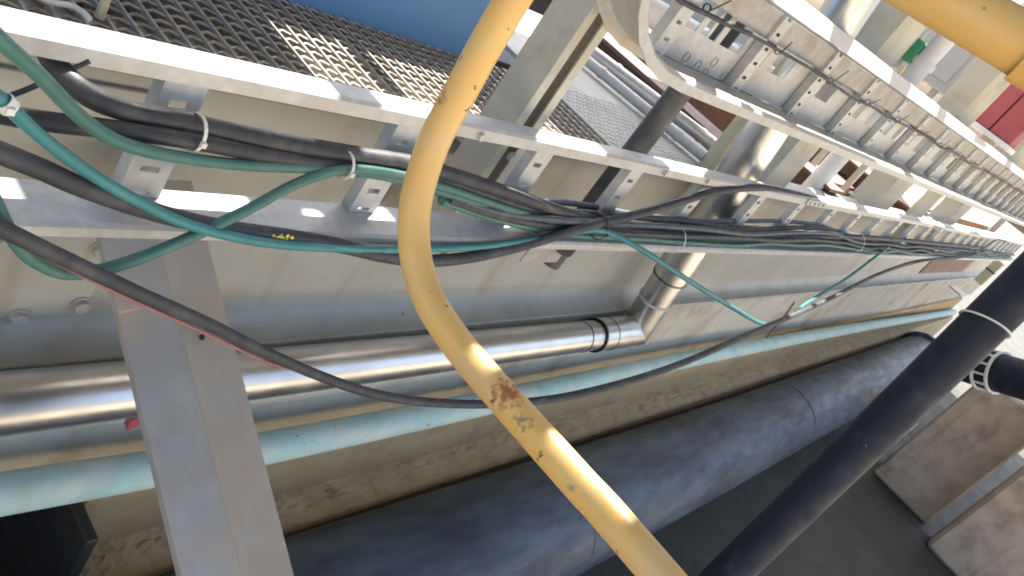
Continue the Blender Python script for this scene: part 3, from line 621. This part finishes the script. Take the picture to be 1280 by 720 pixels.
# ------------------------------------------------------------------ far right: pipe with lattice collar, small things
ha = P(1200, 452, X=7.6); hb = P(1340, 492, X=7.2)
t = thing('short_black_pipe', 'short black pipe above the concrete pier, at the right edge', 'pipe', ha)
MB().tube([ha, ha.lerp(hb, .5), hb], 0.155, 32).build('pipe_wall', 'black_pipe', t)
ax_ = (hb - ha).normalized(); c0 = P(1243, 463, X=7.5); c0 = ha + ax_ * (c0 - ha).dot(ax_)
t = thing('lattice_collar', 'pale plastic lattice collar round the short black pipe', 'collar', c0)
for k_ in (-1, 1): MB().ring(c0 + ax_ * 0.06 * k_, ax_, 0.16, 0.02, 0.018, 32).build('hoop', 'tie_white', t)
u = ax_.orthogonal().normalized(); v = ax_.cross(u)
for k_ in range(12):
    a = k_ * math.pi / 6; e = u * math.cos(a) + v * math.sin(a); g = ax_.cross(e) * 0.016
    MB().obox(c0 + e * 0.161 - ax_ * 0.05 - g / 2, ax_ * 0.1, e * 0.012, g).build('rib', 'tie_white', t)
p = P(1240, 338, Y=1.0)
t = thing('cream_post', 'cream post with a wire strap beside the black riser pipe', 'post', (p.x, p.y, p.z - .25))
MB().box(p.x, p.x + 0.12, 0.95, 1.08, p.z - .25, p.z + .16, .004).build('shaft', 'cream', t)
MB().box(p.x - 0.006, p.x + 0.126, 0.944, 1.086, p.z - .03, p.z - .01).build('strap', 'tie_black', t)
pa = P(1160, 330, Y=1.236); pb_ = P(1212, 330, Y=1.236)
tag(MB().box(pa.x, pb_.x, 1.226, 1.2385, -1.28, -0.96, .003).build('rusty_panel', 'rust_pale'), 'rusty brown plate on the beam, left of the cream post', 'panel')
p = P(1196, 362, Y=.9)
tag(MB().box(p.x - .1, p.x + .3, p.y - .08, p.y + .08, p.z - .02, p.z, .004).build('flat_ledge', 'galv'), 'small sunlit steel ledge at the end of the turquoise pipe', 'ledge')
# rag behind the brace
p = P(178, 529, Y=1.08)
tag(MB().obox(p + Vector((-.03, 0, -.02)), (.06, .01, .012), (0, .02, .004), (0, .004, .03)).build('red_rag', 'red_paint'), 'small red scrap between the silver and turquoise pipes, beside the brace', 'rag')
# twig-like clip on the pale wall
cable('dark twig of wire lying across the turquoise pipe at the cable crossing', [(958, 422, .61), (980, 396, .59), (993, 378, .61)], .0035, 'dark_brown', name='wire_stub')

# ------------------------------------------------------------------ upper right background
def boxpx(name, label, cat, px0, py0, Xv, wy, hz, dx, m, group=None):
    """box whose near lower corner is seen at the pixel on plane X"""
    p = P(px0, py0, X=Xv); return tag(MB().box(p.x, p.x + dx, p.y, p.y + wy, p.z, p.z + hz, .01).build(name, m), label, cat, group)
def cabinet(px0, py0, Yv, wy, hz, dx, label):
    p = P(px0, py0, Y=Yv); t = thing('grey_cabinet', label, 'cabinet', p)
    MB().box(p.x, p.x + dx, p.y, p.y + wy, p.z, p.z + hz, .008).build('case', 'grey_cabinet', t)
    MB().box(p.x - .012, p.x - .002, p.y + .03, p.y + wy - .03, p.z + .06, p.z + hz - .03, .003).build('door', 'grey_cabinet', t); dr = [o for o in t.children if o.name.startswith('door')][0]
    MB().box(p.x - .02, p.x - .012, p.y + wy * .5 - .008, p.y + wy * .5 + .008, p.z + .06, p.z + hz - .03).build('trim_strip', 'white_paint', dr)
    for q in (0.05, wy - .09): MB().box(p.x + .05, p.x + .09, p.y + q, p.y + q + .04, -0.86, p.z).build('leg', 'post_paint', t)
    return t
cabinet(1178, 118, 1.42, .42, .5, .3, 'grey cabinet between the white upright pipe and the red box')
cabinet(1105, 75, 1.5, .3, .6, .3, 'grey cabinet left of the white upright pipe, above the top rail')
def vpipe(px, py, Yv, r, m, label, z0=-0.86, z1=2.2, name='upright_pipe'):
    p = P(px, py, Y=Yv); t = thing(name, label, 'pipe', (p.x, p.y, z0))
    MB().tube([(p.x, p.y, z0), (p.x, p.y, (z0 + z1) / 2), (p.x, p.y, z1)], r, 28).build('pipe_wall', m, t)
    for f in (.35, .62, .75): MB().ring((p.x, p.y, z0 + (z1 - z0) * f), (0, 0, 1), r, .04, .012, 28).build('flange', m, t)
vpipe(1152, 82, 1.4, .055, 'white_paint', 'white upright pipe between the two grey cabinets')
wp = [o for o in bpy.data.objects if o.get('label', '').startswith('white upright pipe between')][0]
q = P(1140, 68, Y=1.36); vb = MB().box(wp.location.x - .05, wp.location.x + .05, wp.location.y + .05, wp.location.y + .12, q.z - .03, q.z + .10, .01).build('valve_body', 'green_paint', wp)
p = P(1232, 160, Y=1.3); t = thing('red_box', 'red box with a dark seam, right of the grey cabinets', 'box', p)
MB().box(p.x, p.x + .3, p.y - .02, p.y + .16, p.z, p.z + .36, .006).build('half', 'red_paint', t)
MB().box(p.x, p.x + .3, p.y - .21, p.y - .03, p.z, p.z + .36, .006).build('half', 'red_paint', t)
MB().box(p.x - .02, p.x + .32, p.y - .23, p.y + .18, p.z - .04, p.z - .002, .004).build('tray', 'white_paint', t)
MB().box(p.x + .1, p.x + .2, p.y - .1, p.y, -0.86, p.z - .041).build('leg', 'post_paint', t)
def hpipe(a, b, r, m, label):
    t = thing('white_pipe', label, 'pipe', a); MB().tube([a.lerp(b, i / 8) for i in range(9)], r, 28).build('pipe_wall', m, t)
    for f in (.3, .7): MB().ring(a.lerp(b, f), b - a, r, .03, .01, 28).build('flange', m, t)
hpipe(P(770, -10, Y=1.5), P(960, 95, Y=1.5), .045, 'white_paint', 'white pipe seen through the first gap of the upper tray')
#hpipe(Vector((3.0, 1.9, .35)), Vector((12, 1.9, .25)), .10, 'white_paint', 'thick white pipe running along behind the upper tray')
#vpipe(1075, 40, 2.4, .08, 'stainless', 'silver upright pipe far behind the upper tray')
vpipe(1215, 120, 2.0, .06, 'galv', 'grey upright pipe far behind the cabinets')
vpipe(1262, 30, 2.0, .05, 'white_paint', 'white upright pipe at the top right corner, beyond the yellow tube')
t = thing('concrete_building', 'pale building far behind the trays', 'building', (12, 4, FZ))
MB().box(9, 20, 4.0, 9, FZ, -0.1, .05).build('wall', 'post_paint', t)
for i in range(5): MB().box(9.6 + i * 2, 10.6 + i * 2, 3.985, 3.998, -1.3, -0.5).build('window', 'near_black', t)
